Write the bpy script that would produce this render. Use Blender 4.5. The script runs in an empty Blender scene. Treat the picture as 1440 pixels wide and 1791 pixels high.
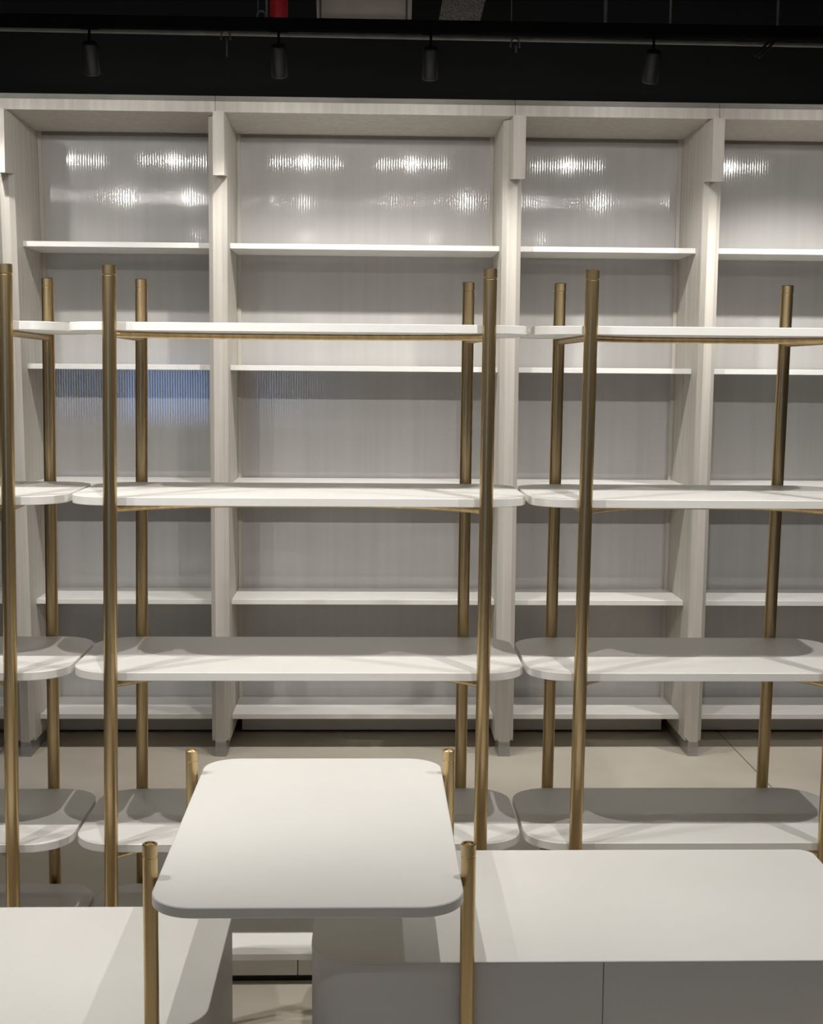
import bpy, bmesh, math
from mathutils import Vector, Matrix
PI = math.pi
S = bpy.context.scene
COL = S.collection

# ------------------------------------------------------------------ camera, world, exposure
H = 1.54
cam_data = bpy.data.cameras.new('camera')
cam_data.sensor_fit = 'HORIZONTAL'
cam_data.sensor_width = 36.0
cam_data.lens = 36.0 * 2430.0 / 1440.0
cam_data.clip_start = 0.05
cam = bpy.data.objects.new('camera', cam_data)
COL.objects.link(cam)
R = (Matrix.Rotation(math.radians(-1.8), 4, 'Z') @ Matrix.Rotation(PI / 2 - math.radians(5.75), 4, 'X')
     @ Matrix.Rotation(math.radians(0.46), 4, 'Z'))
cam.matrix_world = Matrix.Translation((0, 0, H)) @ R
S.camera = cam

w = bpy.data.worlds.new('shop_surroundings')
S.world = w
w.use_nodes = True
w.node_tree.nodes['Background'].inputs[0].default_value = (1.0, 0.97, 0.92, 1)
w.node_tree.nodes['Background'].inputs[1].default_value = 0.03

S.view_settings.view_transform = 'Standard'
S.view_settings.look = 'None'
S.view_settings.gamma = 1
S.view_settings.use_curve_mapping = False
S.view_settings.exposure = 0.0

WASH_POWER = (15.0, 8.0, 29.0, 29.0, 28.0, 58.0)      # lamps on the track in front of the shelving wall
FILL_POWER = 20.0        # added fill lamps above the viewer, aimed down to bounce off the floor
AISLE_POWER = 47.0     # lamps on the track above the tables
WARM = (1.0, 0.968, 0.925)
WASH_X = (-1.46, -0.945, -0.310, 0.205, 0.965, 1.76)
AISLE_X = (-1.55, -1.15, -0.42, 0.62, 1.48)

# ------------------------------------------------------------------ materials
def principled(name, col, rough=0.5, metal=0.0, spec=0.5):
    m = bpy.data.materials.new(name)
    m.use_nodes = True
    b = m.node_tree.nodes['Principled BSDF']
    b.inputs['Base Color'].default_value = (*col, 1)
    b.inputs['Roughness'].default_value = rough
    b.inputs['Metallic'].default_value = metal
    b.inputs['Specular IOR Level'].default_value = spec
    return m

def add_noise(m, col_a, col_b, scale, stretch=(1, 1, 1), detail=4, lo=0.35, hi=0.65, bump=0.0):
    nt = m.node_tree
    N = nt.nodes
    L = nt.links
    b = N['Principled BSDF']
    tc = N.new('ShaderNodeTexCoord')
    mp = N.new('ShaderNodeMapping')
    mp.inputs['Scale'].default_value = stretch
    nz = N.new('ShaderNodeTexNoise')
    nz.inputs['Scale'].default_value = scale
    nz.inputs['Detail'].default_value = detail
    cr = N.new('ShaderNodeValToRGB')
    cr.color_ramp.elements[0].position = lo
    cr.color_ramp.elements[1].position = hi
    cr.color_ramp.elements[0].color = (*col_a, 1)
    cr.color_ramp.elements[1].color = (*col_b, 1)
    L.new(tc.outputs['Object'], mp.inputs['Vector'])
    L.new(mp.outputs[0], nz.inputs['Vector'])
    L.new(nz.outputs['Fac'], cr.inputs['Fac'])
    L.new(cr.outputs['Color'], b.inputs['Base Color'])
    if bump:
        bp = N.new('ShaderNodeBump')
        bp.inputs['Strength'].default_value = bump
        bp.inputs['Distance'].default_value = 0.002
        L.new(nz.outputs['Fac'], bp.inputs['Height'])
        L.new(bp.outputs[0], b.inputs['Normal'])
    return m

white = add_noise(principled('white_laminate', (0.80, 0.78, 0.72), 0.38), (0.78, 0.77, 0.735), (0.81, 0.80, 0.765), 3)
edge_white = add_noise(principled('white_edge_band', (0.77, 0.75, 0.69), 0.45), (0.75, 0.73, 0.675), (0.78, 0.76, 0.70), 6)
body_grey = add_noise(principled('pale_grey_laminate', (0.72, 0.70, 0.66), 0.5), (0.70, 0.688, 0.66), (0.735, 0.722, 0.692), 2)
ash = add_noise(principled('pale_ash_laminate', (0.70, 0.64, 0.55), 0.5), (0.50, 0.465, 0.415), (0.58, 0.545, 0.49), 7, (6, 6, 0.25), 6)
trim_grey = add_noise(principled('grey_trim', (0.22, 0.205, 0.18), 0.5), (0.20, 0.19, 0.165), (0.24, 0.22, 0.195), 8)
foot_grey = add_noise(principled('brushed_grey_metal', (0.42, 0.42, 0.41), 0.4, 0.6), (0.38, 0.38, 0.37), (0.46, 0.46, 0.45), 20, (1, 1, 8))
black = add_noise(principled('matt_black', (0.02, 0.02, 0.0195), 0.9, 0, 0.2), (0.030, 0.030, 0.029), (0.038, 0.038, 0.037), 1.2)
lamp_black = add_noise(principled('black_lamp_enamel', (0.016, 0.016, 0.017), 0.4), (0.014, 0.014, 0.015), (0.02, 0.02, 0.021), 9)
matt_dark = principled('flat_black_track', (0.006, 0.006, 0.006), 1.0, 0, 0.0)
add_noise(matt_dark, (0.005, 0.005, 0.005), (0.007, 0.007, 0.007), 5)
steel_dim = add_noise(principled('dull_galvanised_steel', (0.16, 0.16, 0.155), 0.55, 0.2), (0.13, 0.13, 0.125), (0.17, 0.17, 0.165), 14)
red = add_noise(principled('red_enamel', (0.55, 0.02, 0.03), 0.4), (0.5, 0.015, 0.025), (0.6, 0.025, 0.035), 10)
duct = add_noise(principled('pale_duct_skin', (0.42, 0.38, 0.34), 0.6), (0.38, 0.345, 0.31), (0.46, 0.42, 0.37), 5)

def brass_material():
    m = principled('aged_brass', (0.46, 0.34, 0.16), 0.34, 1.0)
    add_noise(m, (0.52, 0.38, 0.19), (0.70, 0.53, 0.30), 60, (1, 1, 0.04), 5, 0.3, 0.7)
    return m
brass = brass_material()

def ribbed_panel():
    """twin wall sheet: pale, glossy, with fine upright ribs"""
    m = principled('ribbed_twin_wall_sheet', (0.60, 0.585, 0.56), 0.45, 0, 0.3)
    m.node_tree.nodes['Principled BSDF'].inputs['Coat Weight'].default_value = 1.0
    m.node_tree.nodes['Principled BSDF'].inputs['Coat Roughness'].default_value = 0.075
    m.node_tree.nodes['Principled BSDF'].inputs['Coat IOR'].default_value = 1.75
    nt = m.node_tree
    N, L = nt.nodes, nt.links
    b = N['Principled BSDF']
    tc = N.new('ShaderNodeTexCoord')
    sep = N.new('ShaderNodeSeparateXYZ')
    L.new(tc.outputs['Object'], sep.inputs[0])
    mul = N.new('ShaderNodeMath'); mul.operation = 'MULTIPLY'; mul.inputs[1].default_value = 2 * PI / 0.0105
    s0 = N.new('ShaderNodeMath'); s0.operation = 'SINE'
    s1 = N.new('ShaderNodeMath'); s1.operation = 'MULTIPLY_ADD'; s1.inputs[1].default_value = 0.5; s1.inputs[2].default_value = 0.5
    sn = N.new('ShaderNodeMath'); sn.operation = 'POWER'; sn.inputs[1].default_value = 4.5
    L.new(sep.outputs['X'], mul.inputs[0]); L.new(mul.outputs[0], s0.inputs[0])
    L.new(s0.outputs[0], s1.inputs[0]); L.new(s1.outputs[0], sn.inputs[0])
    bp = N.new('ShaderNodeBump')
    bp.inputs['Strength'].default_value = 1.0
    bp.inputs['Distance'].default_value = 0.00014
    L.new(sn.outputs[0], bp.inputs['Height'])
    L.new(bp.outputs[0], b.inputs['Coat Normal'])
    mp = N.new('ShaderNodeMapping'); mp.inputs['Scale'].default_value = (9, 1, 0.35)
    nz = N.new('ShaderNodeTexNoise'); nz.inputs['Scale'].default_value = 3; nz.inputs['Detail'].default_value = 5
    cr = N.new('ShaderNodeValToRGB')
    cr.color_ramp.elements[0].position = 0.3; cr.color_ramp.elements[1].position = 0.7
    cr.color_ramp.elements[0].color = (0.46, 0.45, 0.435, 1)
    cr.color_ramp.elements[1].color = (0.50, 0.49, 0.475, 1)
    L.new(tc.outputs['Object'], mp.inputs[0]); L.new(mp.outputs[0], nz.inputs['Vector'])
    L.new(nz.outputs['Fac'], cr.inputs[0]); L.new(cr.outputs[0], b.inputs['Base Color'])
    return m
sheet = ribbed_panel()

def floor_material():
    m = principled('polished_beige_concrete', (0.6, 0.55, 0.46), 0.42)
    nt = m.node_tree
    N, L = nt.nodes, nt.links
    b = N['Principled BSDF']
    tc = N.new('ShaderNodeTexCoord')
    n1 = N.new('ShaderNodeTexNoise'); n1.inputs['Scale'].default_value = 2.2; n1.inputs['Detail'].default_value = 8
    cr = N.new('ShaderNodeValToRGB')
    cr.color_ramp.elements[0].position = 0.32; cr.color_ramp.elements[1].position = 0.7
    cr.color_ramp.elements[0].color = (0.60, 0.54, 0.45, 1)
    cr.color_ramp.elements[1].color = (0.72, 0.665, 0.575, 1)
    L.new(tc.outputs['Object'], n1.inputs['Vector']); L.new(n1.outputs['Fac'], cr.inputs[0])
    sep = N.new('ShaderNodeSeparateXYZ'); L.new(tc.outputs['Object'], sep.inputs[0])
    prev = None
    for ax, off, per in (('X', 1.52, 3.0), ('Y', 5.97, 3.0)):
        a = N.new('ShaderNodeMath'); a.operation = 'SUBTRACT'; a.inputs[1].default_value = off
        L.new(sep.outputs[ax], a.inputs[0])
        p = N.new('ShaderNodeMath'); p.operation = 'PINGPONG'; p.inputs[1].default_value = per / 2
        L.new(a.outputs[0], p.inputs[0])
        c = N.new('ShaderNodeMath'); c.operation = 'LESS_THAN'; c.inputs[1].default_value = 0.0022
        L.new(p.outputs[0], c.inputs[0])
        if prev is None:
            prev = c
        else:
            mx = N.new('ShaderNodeMath'); mx.operation = 'MAXIMUM'
            L.new(prev.outputs[0], mx.inputs[0]); L.new(c.outputs[0], mx.inputs[1]); prev = mx
    mix = N.new('ShaderNodeMix'); mix.data_type = 'RGBA'
    mix.inputs['B'].default_value = (0.13, 0.12, 0.10, 1)
    L.new(prev.outputs[0], mix.inputs['Factor']); L.new(cr.outputs[0], mix.inputs['A'])
    L.new(mix.outputs['Result'], b.inputs['Base Color'])
    return m
floor_mat = floor_material()

def grille_material():
    m = principled('perforated_grille', (0.4, 0.37, 0.34), 0.6)
    nt = m.node_tree
    N, L = nt.nodes, nt.links
    tc = N.new('ShaderNodeTexCoord')
    v = N.new('ShaderNodeTexVoronoi'); v.inputs['Scale'].default_value = 150
    cr = N.new('ShaderNodeValToRGB')
    cr.color_ramp.elements[0].position = 0.25; cr.color_ramp.elements[1].position = 0.5
    cr.color_ramp.elements[0].color = (0.16, 0.145, 0.13, 1); cr.color_ramp.elements[1].color = (0.50, 0.46, 0.42, 1)
    L.new(tc.outputs['Object'], v.inputs['Vector']); L.new(v.outputs['Distance'], cr.inputs[0])
    L.new(cr.outputs[0], N['Principled BSDF'].inputs['Base Color'])
    return m
grille = grille_material()

def glow_material():
    m = bpy.data.materials.new('lit_lamp_lens')
    m.use_nodes = True
    b = m.node_tree.nodes['Principled BSDF']
    b.inputs['Base Color'].default_value = (0.8, 0.8, 0.78, 1)
    b.inputs['Emission Color'].default_value = (*WARM, 1)
    b.inputs['Emission Strength'].default_value = 1500
    return m
lens_glow = glow_material()

# ------------------------------------------------------------------ mesh helpers
def obj(name, bm, mat, parent=None, smooth=False):
    bmesh.ops.recalc_face_normals(bm, faces=bm.faces)
    me = bpy.data.meshes.new(name)
    bm.to_mesh(me); bm.free()
    if smooth:
        for p in me.polygons:
            p.use_smooth = True
    me.materials.append(mat)
    o = bpy.data.objects.new(name, me)
    COL.objects.link(o)
    if parent:
        o.parent = parent
        o.matrix_parent_inverse = Matrix.Identity(4)
    return o

def thing(name, label, cat, loc=(0, 0, 0), group=None):
    o = bpy.data.objects.new(name, None)
    o.empty_display_size = 0.1
    COL.objects.link(o)
    o.location = loc
    o['label'] = label; o['category'] = cat
    if group:
        o['group'] = group
    return o

def tag(o, label, cat, group=None):
    o['label'] = label; o['category'] = cat
    if group:
        o['group'] = group
    return o

def dup(root, loc, label):
    r = root.copy(); COL.objects.link(r); r.location = loc; r['label'] = label
    for ch in list(root.children):
        c = ch.copy(); COL.objects.link(c); c.parent = r
        for g in list(ch.children):
            d = g.copy(); COL.objects.link(d); d.parent = c
    return r

def hexa(bm, pts):
    """eight points: bottom ring of four, then top ring of four"""
    v = [bm.verts.new(p) for p in pts]
    for f in ((3, 2, 1, 0), (4, 5, 6, 7), (0, 1, 5, 4), (1, 2, 6, 5), (2, 3, 7, 6), (3, 0, 4, 7)):
        bm.faces.new([v[i] for i in f])

def box(bm, x0, x1, y0, y1, z0, z1, e=0.0):
    if e <= 0:
        hexa(bm, [(x0, y0, z0), (x1, y0, z0), (x1, y1, z0), (x0, y1, z0), (x0, y0, z1), (x1, y0, z1), (x1, y1, z1), (x0, y1, z1)])
    else:
        slab(bm, [(x0, y0), (x1, y0), (x1, y1), (x0, y1)], z0, z1, e)

def inset_poly(pts, e):
    n = len(pts); out = []
    for i in range(n):
        p0, p1, p2 = Vector(pts[i - 1]), Vector(pts[i]), Vector(pts[(i + 1) % n])
        a = (p1 - p0).normalized(); b = (p2 - p1).normalized()
        na, nb = Vector((-a.y, a.x)), Vector((-b.y, b.x))
        m = (na + nb)
        m = m / max(1e-6, m.length)
        c = max(0.3, m.dot(na))
        out.append(tuple(p1 + m * (e / c)))
    return out

def loft(bm, rings):
    vr = [[bm.verts.new(p) for p in r] for r in rings]
    n = len(vr[0])
    for a, b in zip(vr, vr[1:]):
        for i in range(n):
            bm.faces.new([a[i], a[(i + 1) % n], b[(i + 1) % n], b[i]])
    bm.faces.new(list(reversed(vr[0]))); bm.faces.new(vr[-1])

def slab(bm, pts, z0, z1, e=0.0015):
    """counter-clockwise plan outline raised from z0 to z1 with eased edges"""
    ins = inset_poly(pts, e)
    loft(bm, [[(x, y, z0) for x, y in ins], [(x, y, z0 + e) for x, y in pts],
              [(x, y, z1 - e) for x, y in pts], [(x, y, z1) for x, y in ins]])

def round_rect(x0, x1, y0, y1, r, n=10):
    rs = r if isinstance(r, (tuple, list)) else (r, r, r, r)   # front-left, front-right, back-right, back-left
    out = []
    for (cx, cy, sx, sy, a0, rr) in ((x0, y0, 1, 1, PI, rs[0]), (x1, y0, -1, 1, 1.5 * PI, rs[1]), (x1, y1, -1, -1, 0, rs[2]), (x0, y1, 1, -1, 0.5 * PI, rs[3])):
        ox, oy = cx + sx * rr, cy + sy * rr
        for k in range(n + 1):
            a = a0 + k * PI / 2 / n
            out.append((ox + rr * math.cos(a), oy + rr * math.sin(a)))
    return out

def tube(bm, path, r, n=16, caps=True):
    path = [Vector(p) for p in path]
    rings = []
    for i, p in enumerate(path):
        d = (path[min(i + 1, len(path) - 1)] - path[max(i - 1, 0)]).normalized()
        up = Vector((0, 0, 1)) if abs(d.z) < 0.9 else Vector((0, 1, 0))
        a = d.cross(up).normalized(); b = d.cross(a).normalized()
        rings.append([bm.verts.new(p + (a * math.cos(t) + b * math.sin(t)) * r) for t in (2 * PI * k / n for k in range(n))])
    for A, B in zip(rings, rings[1:]):
        for i in range(n):
            bm.faces.new([A[i], A[(i + 1) % n], B[(i + 1) % n], B[i]])
    if caps:
        bm.faces.new(list(reversed(rings[0]))); bm.faces.new(rings[-1])

def lathe(bm, cx, cy, prof, n=32, axis=None):
    rings = []
    for r, z in prof:
        rings.append([bm.verts.new((cx + r * math.cos(2 * PI * k / n), cy + r * math.sin(2 * PI * k / n), z)) for k in range(n)])
    for A, B in zip(rings, rings[1:]):
        for i in range(n):
            bm.faces.new([A[i], A[(i + 1) % n], B[(i + 1) % n], B[i]])
    bm.faces.new(list(reversed(rings[0]))); bm.faces.new(rings[-1])

def auto_smooth(o, deg=35):
    me = o.data
    for p in me.polygons:
        p.use_smooth = True
    bm = bmesh.new(); bm.from_mesh(me)
    for e in bm.edges:
        if len(e.link_faces) == 2 and e.calc_face_angle(0) > math.radians(deg):
            e.smooth = False
    bm.to_mesh(me); bm.free()
    return o

# ------------------------------------------------------------------ room shell
def struct(name, bm, mat):
    o = obj(name, bm, mat); o['kind'] = 'structure'; return o
bm = bmesh.new(); box(bm, -6, 6, -4, 6.45, -0.1, 0); struct('floor', bm, floor_mat)
bm = bmesh.new(); box(bm, -6, 6, -4, 6.45, 3.55, 3.65); struct('ceiling', bm, black)
bm = bmesh.new(); box(bm, -6, 6, 6.40, 6.5, 0, 3.55); struct('wall_back', bm, black)
# far side of the shop behind the viewer, with a glowing blue pane added for the ribbed sheets to mirror
plaster = add_noise(principled('grey_plaster', (0.3, 0.3, 0.29), 0.8), (0.27, 0.27, 0.26), (0.32, 0.32, 0.31), 3)
bm = bmesh.new()
for a, b, c, d in ((-6, -2.75, 0, 3.55), (-1.75, 6, 0, 3.55), (-2.75, -1.75, 0, 1.0), (-2.75, -1.75, 1.6, 3.55)):
    box(bm, a, b, -4.1, -4.0, c, d)
struct('wall_front', bm, plaster)
blue_glow = principled('added_blue_glow', (0.1, 0.15, 0.25), 0.3)
blue_glow.node_tree.nodes['Principled BSDF'].inputs['Emission Color'].default_value = (0.28, 0.5, 1.0, 1)
blue_glow.node_tree.nodes['Principled BSDF'].inputs['Emission Strength'].default_value = 5.5
bm = bmesh.new(); box(bm, -2.75, -1.75, -4.07, -4.06, 1.0, 1.6)
struct('added_blue_pane_1', bm, blue_glow)

# ------------------------------------------------------------------ shelving wall
FIN_FRONT, PANEL_Y = 5.46, 5.89
# divider: x of the left and right side at the floor, lean per metre
DIV = [(-2.47, -2.40, 0.0), (-1.394, -1.325, -0.017), (-0.621, -0.550, 0.0), (0.516, 0.590, 0.0), (1.286, 1.354, 0.007), (2.42, 2.49, 0.0)]
CAPS = {0: (-2.44, -2.40), 1: (-1.41, -1.362), 2: (-0.588, -0.546), 3: (0.541, 0.588), 4: (1.298, 1.342), 5: (2.45, 2.49)}
DIV_LABELS = ['pale ash divider beyond the left edge of the shelving wall',
              'pale ash divider at far left, seen between the leftmost brass posts',
              'slim pale ash divider left of the widest middle shelving bay',
              'pale ash divider right of the widest middle shelving bay',
              'pale ash divider with broad side face showing, behind the right gondola',
              'pale ash divider beyond the right edge of the shelving wall']

def lean_prism(bm, plan, z0, z1, k):
    loft(bm, [[(x + k * z0, y, z0) for x, y in plan], [(x + k * z1, y, z1) for x, y in plan]])

for i, (x0, x1, k) in enumerate(DIV):
    if i in (0, 5):
        continue                                   # outside the picture
    t = thing('shelf_divider', DIV_LABELS[i], 'divider panel', ((x0 + x1) / 2, 5.7, 0), 'upright dividers of the shelving wall')
    ox, oy = (x0 + x1) / 2, 5.7
    a, b = x0 - ox, x1 - ox
    F = FIN_FRONT - oy
    c = 0.020
    # side boards: front leaf and rear leaf with a narrow joint between them
    bm = bmesh.new()
    lean_prism(bm, [(a, F + c), (b, F + c), (b, 5.712 - oy), (a, 5.712 - oy)], 0.062, 2.512, k)
    obj('front_leaf', bm, ash, t)
    bm = bmesh.new()
    lean_prism(bm, [(a + .004, 5.712 - oy), (b - .004, 5.712 - oy), (b - .004, 5.718 - oy), (a + .004, 5.718 - oy)], 0.062, 2.512, k)
    lean_prism(bm, [(a, 5.718 - oy), (b, 5.718 - oy), (b, 5.93 - oy), (a, 5.93 - oy)], 0.062, 2.512, k)
    obj('rear_leaf', bm, ash, t)
    # chamfered nose, its lower end cut to a shallow point
    bm = bmesh.new()
    plan = [(a, F + c), (a + c * 0.9, F), (b - c * 0.9, F), (b, F + c)]
    def ring(z, pl=plan): return [(x + k * z, y, z) for x, y in pl]
    low = [(plan[0][0], plan[0][1], .078), (plan[1][0], plan[1][1], .060), (plan[2][0], plan[2][1], .060), (plan[3][0], plan[3][1], .078)]
    loft(bm, [[(x + k * z, y, z) for x, y, z in low], ring(2.512)])
    obj('nose', bm, ash, t)
    # upper cap stepping forward
    ca, cb = CAPS[i][0] - ox, CAPS[i][1] - ox
    bm = bmesh.new()
    loft(bm, [[(ca, F + .01, 2.285), (ca, -.365, 2.27), (cb, -.365, 2.27), (cb, F + .01, 2.285)],
              [(ca, F + .01, 2.505), (ca, -.365, 2.505), (cb, -.365, 2.505), (cb, F + .01, 2.505)]])
    obj('cap', bm, ash, t)
    # recessed metal foot
    bm = bmesh.new()
    box(bm, a + .014, b - .014, F + .004, 5.93 - oy, 0.0, 0.0615)
    fo = obj('foot', bm, foot_grey, t); fo['label'] = 'grey metal foot'

SH_Z = (2.040, 1.562, 1.091, 0.620, 0.147)
BAY_LABELS = ['narrow shelving bay cut by the left edge of the picture, behind the leftmost posts',
              'narrow white shelving bay with ribbed back, second from the left, behind left brass posts',
              'widest white shelving bay with ribbed glossy back, in the middle of the wall',
              'narrower shelving bay right of the middle one, two lamp reflections stacked in its back',
              'shelving bay at the right edge with a bright glare on its ribbed back']
for i in range(5):
    xl, kl = DIV[i][1], DIV[i][2]
    xr, kr = DIV[i + 1][0], DIV[i + 1][2]
    ox, oy = (xl + xr) / 2, 5.7
    t = thing('shelving_bay', BAY_LABELS[i], 'shelving', (ox, oy, 0), 'bays of the shelving wall')
    def X(x, k, z): return x + k * z - ox
    g = 0.0008
    # ribbed back sheet, one pane per bay
    bm = bmesh.new()
    P = PANEL_Y - oy
    hexa(bm, [(X(xl, kl, .12) + g, P, .12), (X(xr, kr, .12) - g, P, .12), (X(xr, kr, .12) - g, P + .012, .12), (X(xl, kl, .12) + g, P + .012, .12),
              (X(xl, kl, 2.512) + g, P, 2.512), (X(xr, kr, 2.512) - g, P, 2.512), (X(xr, kr, 2.512) - g, P + .012, 2.512), (X(xl, kl, 2.512) + g, P + .012, 2.512)])
    bp = obj('back_panel', bm, sheet, t); bp['label'] = 'glossy translucent panel with fine upright ribs'
    # slim frame round the sheet
    for sx in (-1, 1):
        bm = bmesh.new()
        x_, k_ = (xl, kl) if sx < 0 else (xr, kr)
        w0, w1 = (g, .016) if sx < 0 else (-.016, -g)
        hexa(bm, [(X(x_, k_, .12) + w0, P - .014, .12), (X(x_, k_, .12) + w1, P - .014, .12), (X(x_, k_, .12) + w1, P, .12), (X(x_, k_, .12) + w0, P, .12),
                  (X(x_, k_, 2.511) + w0, P - .014, 2.511), (X(x_, k_, 2.511) + w1, P - .014, 2.511), (X(x_, k_, 2.511) + w1, P, 2.511), (X(x_, k_, 2.511) + w0, P, 2.511)])
        obj('stile', bm, ash, t)
    bm = bmesh.new(); box(bm, X(xl, kl, 2.5) + .017, X(xr, kr, 2.5) - .017, P - .006, P, 2.499, 2.5115)
    obj('top_bead', bm, trim_grey, t)
    # header box with soffit, fascia and dark top trim
    hx0 = DIV[i][0] + (DIV[i][1] - DIV[i][0]) / 2 + kl * 2.5 - ox + g
    hx1 = (DIV[i + 1][0] + DIV[i + 1][1]) / 2 + kr * 2.5 - ox - g
    bm = bmesh.new(); box(bm, hx0, hx1, 5.400 - oy, 5.93 - oy, 2.5125, 2.553, 0.001)
    obj('header', bm, ash, t)
    bm = bmesh.new(); box(bm, hx0, hx1, 5.410 - oy, 5.93 - oy, 2.5532, 2.574)
    tt = obj('top_trim', bm, trim_grey, t); tt['label'] = 'darker grey trim strip'
    for z in SH_Z:
        bm = bmesh.new()
        zz = z
        y0, y1 = 5.575 - oy, PANEL_Y - oy - .0145
        e = .0012
        a, b = X(xl, kl, z) + g, X(xr, kr, z) - g
        slab(bm, [(a, y0), (b, y0), (b, y1), (a, y1)], z - .021, z, e)
        obj('shelf', bm, white, t)
    bm = bmesh.new(); box(bm, X(xl, kl, 0) + .016, X(xr, kr, 0) - .016, 5.84 - oy, 5.93 - oy, 0.012, 0.1195)
    obj('plinth', bm, body_grey, t)

# ------------------------------------------------------------------ brass and white gondola shelving
G_LEVELS = (1.656, 1.229, 0.791, 0.351)
YF, YB = 3.400, 3.910
SF, SB = 3.4175, 3.890
def post_mesh(xb, xt, y, ztop, r):
    """upright tube standing on the floor, closed by a slightly wider turned cap; a groove below it"""
    bm = bmesh.new()
    n = 24
    prof = [(r, 0.0), (r, ztop - .026), (r * .93, ztop - .0255), (r * .93, ztop - .0225), (r, ztop - .022)]
    rings = []
    for rr, z in prof:
        f = z / ztop
        rings.append([(xb + (xt - xb) * f + rr * math.cos(2 * PI * q / n), y + rr * math.sin(2 * PI * q / n), z) for q in range(n)])
    loft(bm, rings)
    cp = bmesh.new()
    rings = []
    for rr, z in ((r, ztop - .0219), (r * 1.015, ztop - .0215), (r * 1.015, ztop - .0016), (r * .92, ztop), (r * .68, ztop - .0002), (r * .58, ztop - .0028)):
        rings.append([(xt + rr * math.cos(2 * PI * q / n), y + rr * math.sin(2 * PI * q / n), z) for q in range(n)])
    loft(cp, rings)
    return bm, cp

def make_gondola(label, x0, x1, fl, fr, bl, br):
    """fl.. = (x at floor, x at top) of the four posts"""
    ox, oy = (x0 + x1) / 2, (SF + SB) / 2
    t = thing('gondola_shelving', label, 'shelving', (ox, oy, 0), 'free standing brass and white gondola shelving')
    pr = 0.0168
    for (xb, xt), y in ((fl, YF), (fr, YF), (bl, YB), (br, YB)):
        p, c = post_mesh(xb - ox, xt - ox, y - oy, 1.790, pr)
        po = auto_smooth(obj('post', p, brass, t))
        auto_smooth(obj('post_cap', c, brass, po), 12)
    for z in G_LEVELS:
        bm = bmesh.new()
        slab(bm, round_rect(x0 + .004 - ox, x1 - .004 - ox, SF - oy, SB - oy, 0.105, 12), z - .0215, z, .0014)
        auto_smooth(obj('shelf', bm, white, t), 25)
        # bowed brass bearer under the front of the shelf, straight bearers along the sides
        zc = z - .0215 - .0085
        bm = bmesh.new()
        xa, xb_ = fl[0] + (fl[1] - fl[0]) * z / 1.79 - ox, fr[0] + (fr[1] - fr[0]) * z / 1.79 - ox
        pts = []
        for q in range(25):
            s = q / 24
            u = 2 * s - 1
            pts.append((xa + (xb_ - xa) * s, YF - oy + 0.012 + 0.15 * (1 - abs(u) ** 3.2), zc))
        tube(bm, pts, .0078, 10)
        auto_smooth(obj('bowed_bearer', bm, brass, t))
        for (pf, pb) in ((fl, bl), (fr, br)):
            bm = bmesh.new()
            xf_ = pf[0] + (pf[1] - pf[0]) * z / 1.79 - ox; xk = pb[0] + (pb[1] - pb[0]) * z / 1.79 - ox
            tube(bm, [(xf_, YF - oy + .010, zc), (xk, YB - oy - .010, zc)], .0078, 10)
            auto_smooth(obj('side_bearer', bm, brass, t))
    # low base: deck, two front panels and a dark recess at the floor
    bm = bmesh.new()
    slab(bm, round_rect(x0 + .006 - ox, x1 - .006 - ox, 3.360 - oy, 3.845 - oy, (.01, .01, .10, .10), 10), .070, .088, .0014)
    auto_smooth(obj('base_deck', bm, white, t), 25)
    mid = 0.0
    for s in (0, 1):
        bm = bmesh.new()
        a, b = ((x0 + .008 - ox, mid - .0012) if s == 0 else (mid + .0012, x1 - .008 - ox))
        box(bm, a, b, 3.388 - oy, 3.400 - oy, .019, .0697, .0008)
        obj('base_panel', bm, body_grey, t)
    bm = bmesh.new(); box(bm, x0 + .03 - ox, x1 - .03 - ox, 3.4005 - oy, 3.75 - oy, 0.0, .0697)
    obj('base_recess', bm, black, t)
    return t

make_gondola('brass-posted white gondola shelving at the left edge, only its right end in view', -1.90, -0.7505,
             (-1.780, -1.770), (-.8875, -.8725), (-1.780, -1.770), (-.8975, -.8875))
make_gondola('brass-posted white gondola shelving in the middle, seen whole behind the small table', -0.7495, 0.4045,
             (-.6430, -.6245), (.2855, .2935), (-.6475, -.6300), (.2690, .2775))
make_gondola('brass-posted white gondola shelving on the right, above the larger cabinet', 0.4060, 1.290,
             (.5255, .5425), (1.1630, 1.1770), (.5205, .5335), (1.1440, 1.1740))

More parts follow.
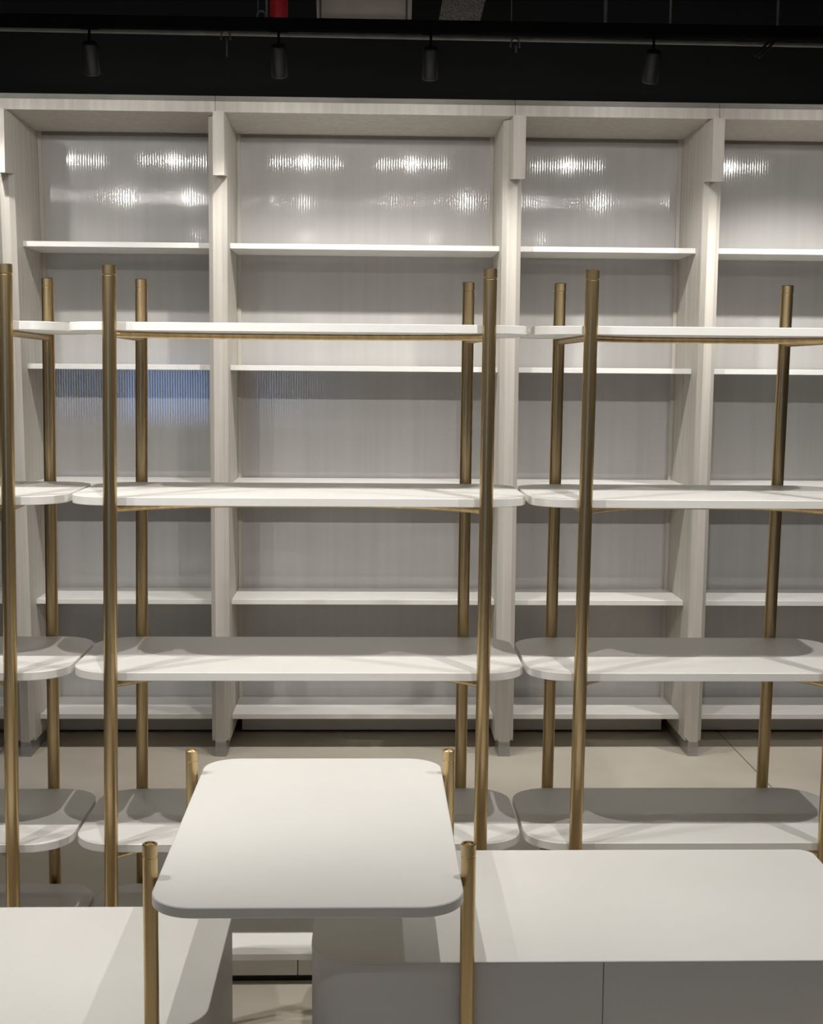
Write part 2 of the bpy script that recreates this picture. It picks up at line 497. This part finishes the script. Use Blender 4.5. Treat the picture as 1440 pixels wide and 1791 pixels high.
# ------------------------------------------------------------------ low cabinets
def make_cabinet(label, x0, x1, y0, y1, ztop, seam_x, r=0.085, rb=0.035):
    ox, oy = (x0 + x1) / 2, (y0 + y1) / 2
    t = thing('low_cabinet', label, 'cabinet', (ox, oy, 0), 'low display cabinets in the foreground')
    bm = bmesh.new()
    slab(bm, round_rect(x0 - ox, x1 - ox, y0 - oy, y1 - oy, (r, r, rb, rb), 14), ztop - .004, ztop, .0012)
    auto_smooth(obj('top', bm, white, t), 25)
    bm = bmesh.new()
    out = round_rect(x0 + .0066 - ox, x1 - .0066 - ox, y0 + .0066 - oy, y1 - .0012 - oy, (r - .006, r - .006, rb, rb), 14)
    loft(bm, [[(x, y, .05) for x, y in out], [(x, y, ztop - .0042) for x, y in out]])
    auto_smooth(obj('body', bm, body_grey, t), 25)
    s = seam_x - ox
    for side in (-1, 1):                       # doors wrapping the rounded front corners
        cx = (x0 + .0012 - ox + r) if side < 0 else (x1 - .0012 - ox - r)
        cy = y0 + .0012 - oy + r
        outer, inner = [], []
        for q in range(15):
            a = PI + q * PI / 28 if side < 0 else 2 * PI - q * PI / 28
            outer.append((cx + r * math.cos(a), cy + r * math.sin(a)))
            inner.append((cx + (r - .005) * math.cos(a), cy + (r - .005) * math.sin(a)))
        yb = y1 - .04 - oy
        outer = [(outer[0][0], yb)] + outer + [(s + side * .0012, outer[-1][1])]
        inner = [(inner[0][0], yb)] + inner + [(s + side * .0012, inner[-1][1])]
        bm = bmesh.new()
        for zb, zt in ((.053, ztop - .0045),):
            rings = [[bm.verts.new((x, y, z)) for x, y in pl] for pl in (outer, inner) for z in (zb, zt)]
            ob, ot, ib, it = rings
            m_ = len(ob)
            for q in range(m_ - 1):
                bm.faces.new([ob[q], ob[q + 1], ot[q + 1], ot[q]])
                bm.faces.new([ib[q], it[q], it[q + 1], ib[q + 1]])
                bm.faces.new([ot[q], ot[q + 1], it[q + 1], it[q]])
                bm.faces.new([ob[q], ib[q], ib[q + 1], ob[q + 1]])
            for q in (0, m_ - 1):
                bm.faces.new([ob[q], ot[q], it[q], ib[q]])
        auto_smooth(obj('door', bm, body_grey, t), 25)
    bm = bmesh.new()
    out = round_rect(x0 + .03 - ox, x1 - .03 - ox, y0 + .04 - oy, y1 - .03 - oy, r * .7, 8)
    loft(bm, [[(x, y, 0) for x, y in out], [(x, y, .0498) for x, y in out]])
    obj('kick_base', bm, black, t)
    return t
make_cabinet('larger white-topped cabinet with grey doors, right of the small brass table', -.105, 1.032, 2.500, 3.110, .442, .447)
make_cabinet('lower white-topped cabinet in the bottom left corner, striped by the table shadow', -1.44, -.303, 2.500, 3.098, .315, -.87)

# ------------------------------------------------------------------ small bridging table
ox, oy = -.103, 2.794
t = thing('side_table', 'small white rounded table with four brass posts, straddling both cabinets', 'table', (ox, oy, 0))
bm = bmesh.new()
slab(bm, round_rect(-.3815 - ox, .1745 - ox, 2.329 - oy, 3.262 - oy, .082, 16), .5965, .6165, .0018)
auto_smooth(obj('tabletop', bm, white, t), 25)
for x, y, zt in ((-.396, 2.480, .679), (.188, 2.480, .678), (-.402, 3.131, .674), (.189, 3.131, .674)):
    p, c = post_mesh(x - ox, x - ox, y - oy, zt, .0138)
    po = auto_smooth(obj('post', p, brass, t)); auto_smooth(obj('post_cap', c, brass, po), 12)
for y in (2.480, 3.131):
    bm = bmesh.new()
    tube(bm, [(-.39 - ox, y - oy, .5885), (.183 - ox, y - oy, .5885)], .0075, 10)
    auto_smooth(obj('crossbar', bm, brass, t))

# ------------------------------------------------------------------ track lights
def make_rail(label, y, z, x0=-2.3, x1=2.6):
    t = thing('lighting_track', label, 'lighting track', ((x0 + x1) / 2, y, z + .04))
    ox = (x0 + x1) / 2
    bm = bmesh.new(); box(bm, x0 - ox, x1 - ox, -.018, .018, -.007, .032, .001)
    obj('rail', bm, matt_dark, t)
    for x in (-1.9, -.35, 1.02, 2.2):
        bm = bmesh.new(); tube(bm, [(x - ox, 0, .0315), (x - ox, 0, 3.55 - z - .04)], .004, 8)
        obj('suspension_rod', bm, steel_dim, t)
    return t
Y_WASH, Z_WASH = 4.84, 2.632
Y_AISLE, Z_AISLE = 2.68, 2.72
make_rail('black lighting track crossing in front of the shelving wall', Y_WASH, Z_WASH + .018)
make_rail('black lighting track high above the small table', Y_AISLE, Z_AISLE + .018)

def make_spot(tilt, roll=0.0):
    """lamp head hanging from its adapter; origin at the pivot, head tilted towards the shelving wall"""
    t = thing('track_spotlight', '', 'spotlight', (0, 0, 0), 'black track spotlights')
    bm = bmesh.new(); box(bm, -.03, .03, -.0195, .0195, .049, .062, .001)
    obj('adapter', bm, matt_dark, t)
    bm = bmesh.new(); tube(bm, [(0, 0, .050), (0, 0, -.006)], .0045, 10)
    obj('stem', bm, matt_dark, t)
    M = Matrix.Rotation(tilt, 4, 'X') @ Matrix.Rotation(roll, 4, 'Y')
    bm = bmesh.new()
    lathe(bm, 0, 0, [(.012, 0.006), (.024, .002), (.0290, -.006), (.0290, -.101), (.0270, -.103), (.0260, -.099)], 32)
    bmesh.ops.transform(bm, matrix=M, verts=bm.verts)
    h = auto_smooth(obj('lamp_head', bm, lamp_black, t))
    bm = bmesh.new(); lathe(bm, 0, 0, [(.0110, -.0992), (.0110, -.1005)], 24)
    bmesh.ops.transform(bm, matrix=M, verts=bm.verts)
    obj('lens', bm, lens_glow, h)
    return t, M

def add_light(pos, M, power, size, blend, radius):
    ld = bpy.data.lights.new('spot_beam', 'SPOT')
    ld.energy = power; ld.color = WARM; ld.spot_size = math.radians(size); ld.spot_blend = blend
    ld.shadow_soft_size = radius
    lo = bpy.data.objects.new('spot_beam', ld)
    COL.objects.link(lo)
    lo.matrix_world = Matrix.Translation(pos) @ M @ Matrix.Translation((0, 0, -.135))

spot_a, MA = make_spot(math.radians(32))
names = ['track spotlight off the left edge in front of the shelving wall', 'faint black spotlight hanging above the left narrow bay',
         'black spotlight hanging above the left half of the widest bay', 'black spotlight hanging above the right half of the widest bay, near the vent',
         'black tilted spotlight hanging above the bay right of the middle', 'track spotlight off the right edge in front of the shelving wall']
for n, (x, nm) in enumerate(zip(WASH_X, names)):
    loc = (x, Y_WASH, Z_WASH)
    if n == 0:
        spot_a.location = loc; spot_a['label'] = nm
    else:
        dup(spot_a, loc, nm)
    add_light(loc, MA, WASH_POWER[n], 92, 0.6, .018)
spot_b, MB_ = make_spot(math.radians(30))
names = ['spotlight over the aisle, leftmost on the near track', 'spotlight over the aisle, second from left on the near track',
         'spotlight over the small table, middle of the near track', 'spotlight over the right cabinet, fourth on the near track',
         'spotlight over the aisle, rightmost on the near track']
for n, (x, nm) in enumerate(zip(AISLE_X, names)):
    loc = (x, Y_AISLE, Z_AISLE)
    if n == 0:
        spot_b.location = loc; spot_b['label'] = nm
    elif n != 2:
        dup(spot_b, loc, nm)
    if n != 2:
        add_light(loc, MB_, AISLE_POWER, 104, 0.5, .012)
spot_c, MC = make_spot(math.radians(4))
spot_c.location = (AISLE_X[2], Y_AISLE, Z_AISLE); spot_c['label'] = names[2]
add_light(tuple(spot_c.location), MC, AISLE_POWER, 116, 0.4, .012)
make_rail('added black lighting track above the viewer, carrying the fill spotlights', 0.35, Z_AISLE + .018)  # added out of view; its lamps brighten cabinet fronts by floor bounce
for x, nm in ((-1.4, 'added fill spotlight above the viewer, leftmost of its track'), (-.5, 'added fill spotlight above the viewer, left of the middle'),
              (.5, 'added fill spotlight above the viewer, right of the middle'), (1.4, 'added fill spotlight above the viewer, rightmost of its track')):
    dup(spot_c, (x, .35, Z_AISLE), nm)
    add_light((x, .35, Z_AISLE), MC, FILL_POWER, 84, 0.4, .018)

# ------------------------------------------------------------------ services under the black ceiling
bm = bmesh.new(); tube(bm, [(-2.3, 5.09, 2.739), (2.6, 5.09, 2.718)], .0100, 12)
tag(auto_smooth(obj('conduit_pipe', bm, steel_dim)), 'grey conduit pipe running level behind the black spotlights', 'pipe')

def hooked_clamp(label, x, y, z, drop):
    bm = bmesh.new()
    pts = [(x - .016, y, z - .012)] + [(x - .016 * math.cos(a), y, z + .016 * math.sin(a)) for a in (PI * q / 8 for q in range(9))] + [(x + .016, y, z - .012)]
    tube(bm, pts, .003, 8)
    tube(bm, [(x + .004, y, z - .006), (x + .004, y, z - drop)], .003, 8)
    tag(auto_smooth(obj('pipe_hook', bm, steel_dim)), label, 'hook')
hooked_clamp('small steel hook hanging from the pipe between the two left spotlights', -.512, 5.075, 2.716, .068)
hooked_clamp('tiny steel hook on the pipe right of the middle spotlight', .515, 5.075, 2.706, .03)
bm = bmesh.new()
tube(bm, [(1.375, 5.07, 2.675), (1.435, 5.07, 2.735)], .0045, 8)
tube(bm, [(1.390, 5.07, 2.670), (1.450, 5.07, 2.730)], .0045, 8)
tag(auto_smooth(obj('cable_clamp', bm, lamp_black)), 'dark slanting clamp crossing the pipe near the right edge', 'clamp')

# air handling box with a slim rail under it
t = thing('air_duct', 'pale air duct section cut by the top edge of the picture', 'duct', (-.036, 5.45, 2.86))
bm = bmesh.new()
pr_ = [(-.165, .0), (-.160, -.0)]
prof = [(math.cos(a) * .13, math.sin(a) * .13) for a in (2 * PI * q / 28 for q in range(28))]
loft(bm, [[(-.165, y, z + .105) for y, z in prof], [(.19, y, z + .105) for y, z in prof]])
auto_smooth(obj('duct_body', bm, duct, t))
bm = bmesh.new(); box(bm, -.165, .19, -.135, -.122, -.046, -.030)
obj('support_rail', bm, steel_dim, t)
for x in (-.15, .17):
    bm = bmesh.new(); tube(bm, [(x, -.128, -.035), (x, -.128, .69)], .004, 8)
    obj('hanger', bm, steel_dim, t)
# red fire alarm sounder
t = thing('fire_alarm', 'small red alarm fitting hanging near the top edge, left of the pale duct', 'alarm', (-.332, 5.2, 2.782))
bm = bmesh.new(); lathe(bm, 0, 0, [(.018, 0), (.029, .008), (.033, .03), (.033, .09), (.024, .1)], 24)
auto_smooth(obj('housing', bm, red, t))
bm = bmesh.new(); tube(bm, [(0, 0, .1), (0, 0, .75)], .006, 8)
obj('stem', bm, lamp_black, t)
bm = bmesh.new()
x, y, z = -.395, 5.2, 2.822
tube(bm, [(x - .015, y, z - .03)] + [(x - .015 * math.cos(a), y, z + .015 * math.sin(a)) for a in (PI * q / 8 for q in range(9))] + [(x + .015, y, z - .018)], .0035, 8)
tube(bm, [(x - .012, y, z), (x - .012, y, 3.55)], .002, 6)
tag(auto_smooth(obj('wire_hook', bm, steel_dim)), 'bent steel wire hook just left of the red alarm fitting', 'hook')
# perforated grille
bm = bmesh.new()
hexa(bm, [(.245, 5.30, 2.79), (.393, 5.30, 2.785), (.393, 5.318, 2.785), (.245, 5.318, 2.79), (.285, 5.42, 3.02), (.455, 5.42, 3.02), (.455, 5.438, 3.02), (.285, 5.438, 3.02)])
t = thing('ceiling_grille', 'light perforated grille, tilted, cut by the top edge right of the duct', 'vent', (.35, 5.36, 3.02))
g = obj('grille_plate', bm, grille, t)
g.location = (-.35, -5.36, -3.02)
bm = bmesh.new()
for x in (.29, .45):
    tube(bm, [(x - .35, .068, -.01), (x - .35, .068, .53)], .004, 8)
obj('grille_hanger', bm, steel_dim, t)
# conduit drops and a ring
for x, r_, lab in ((1.055 * .82, .007, 'pale vertical conduit reaching up from the track right of the middle'), (1.505, .005, 'thin dark vertical conduit near the right edge above the track')):
    bm = bmesh.new(); tube(bm, [(x, 5.25, 2.78), (x + .004, 5.25, 3.55)], r_, 10)
    tag(auto_smooth(obj('vertical_conduit', bm, steel_dim)), lab, 'conduit')
bm = bmesh.new()
tube(bm, [(.515 + .035 * math.cos(a), 5.2 + .02, 2.775 + .018 * math.sin(a)) for a in (PI * q / 10 for q in range(11))], .004, 8)
tube(bm, [(.515, 5.22, 2.793), (.515, 5.22, 3.55)], .002, 6)
tag(auto_smooth(obj('cable_loop', bm, steel_dim)), 'thin bent cable loop above the track, right of the grille', 'cable')
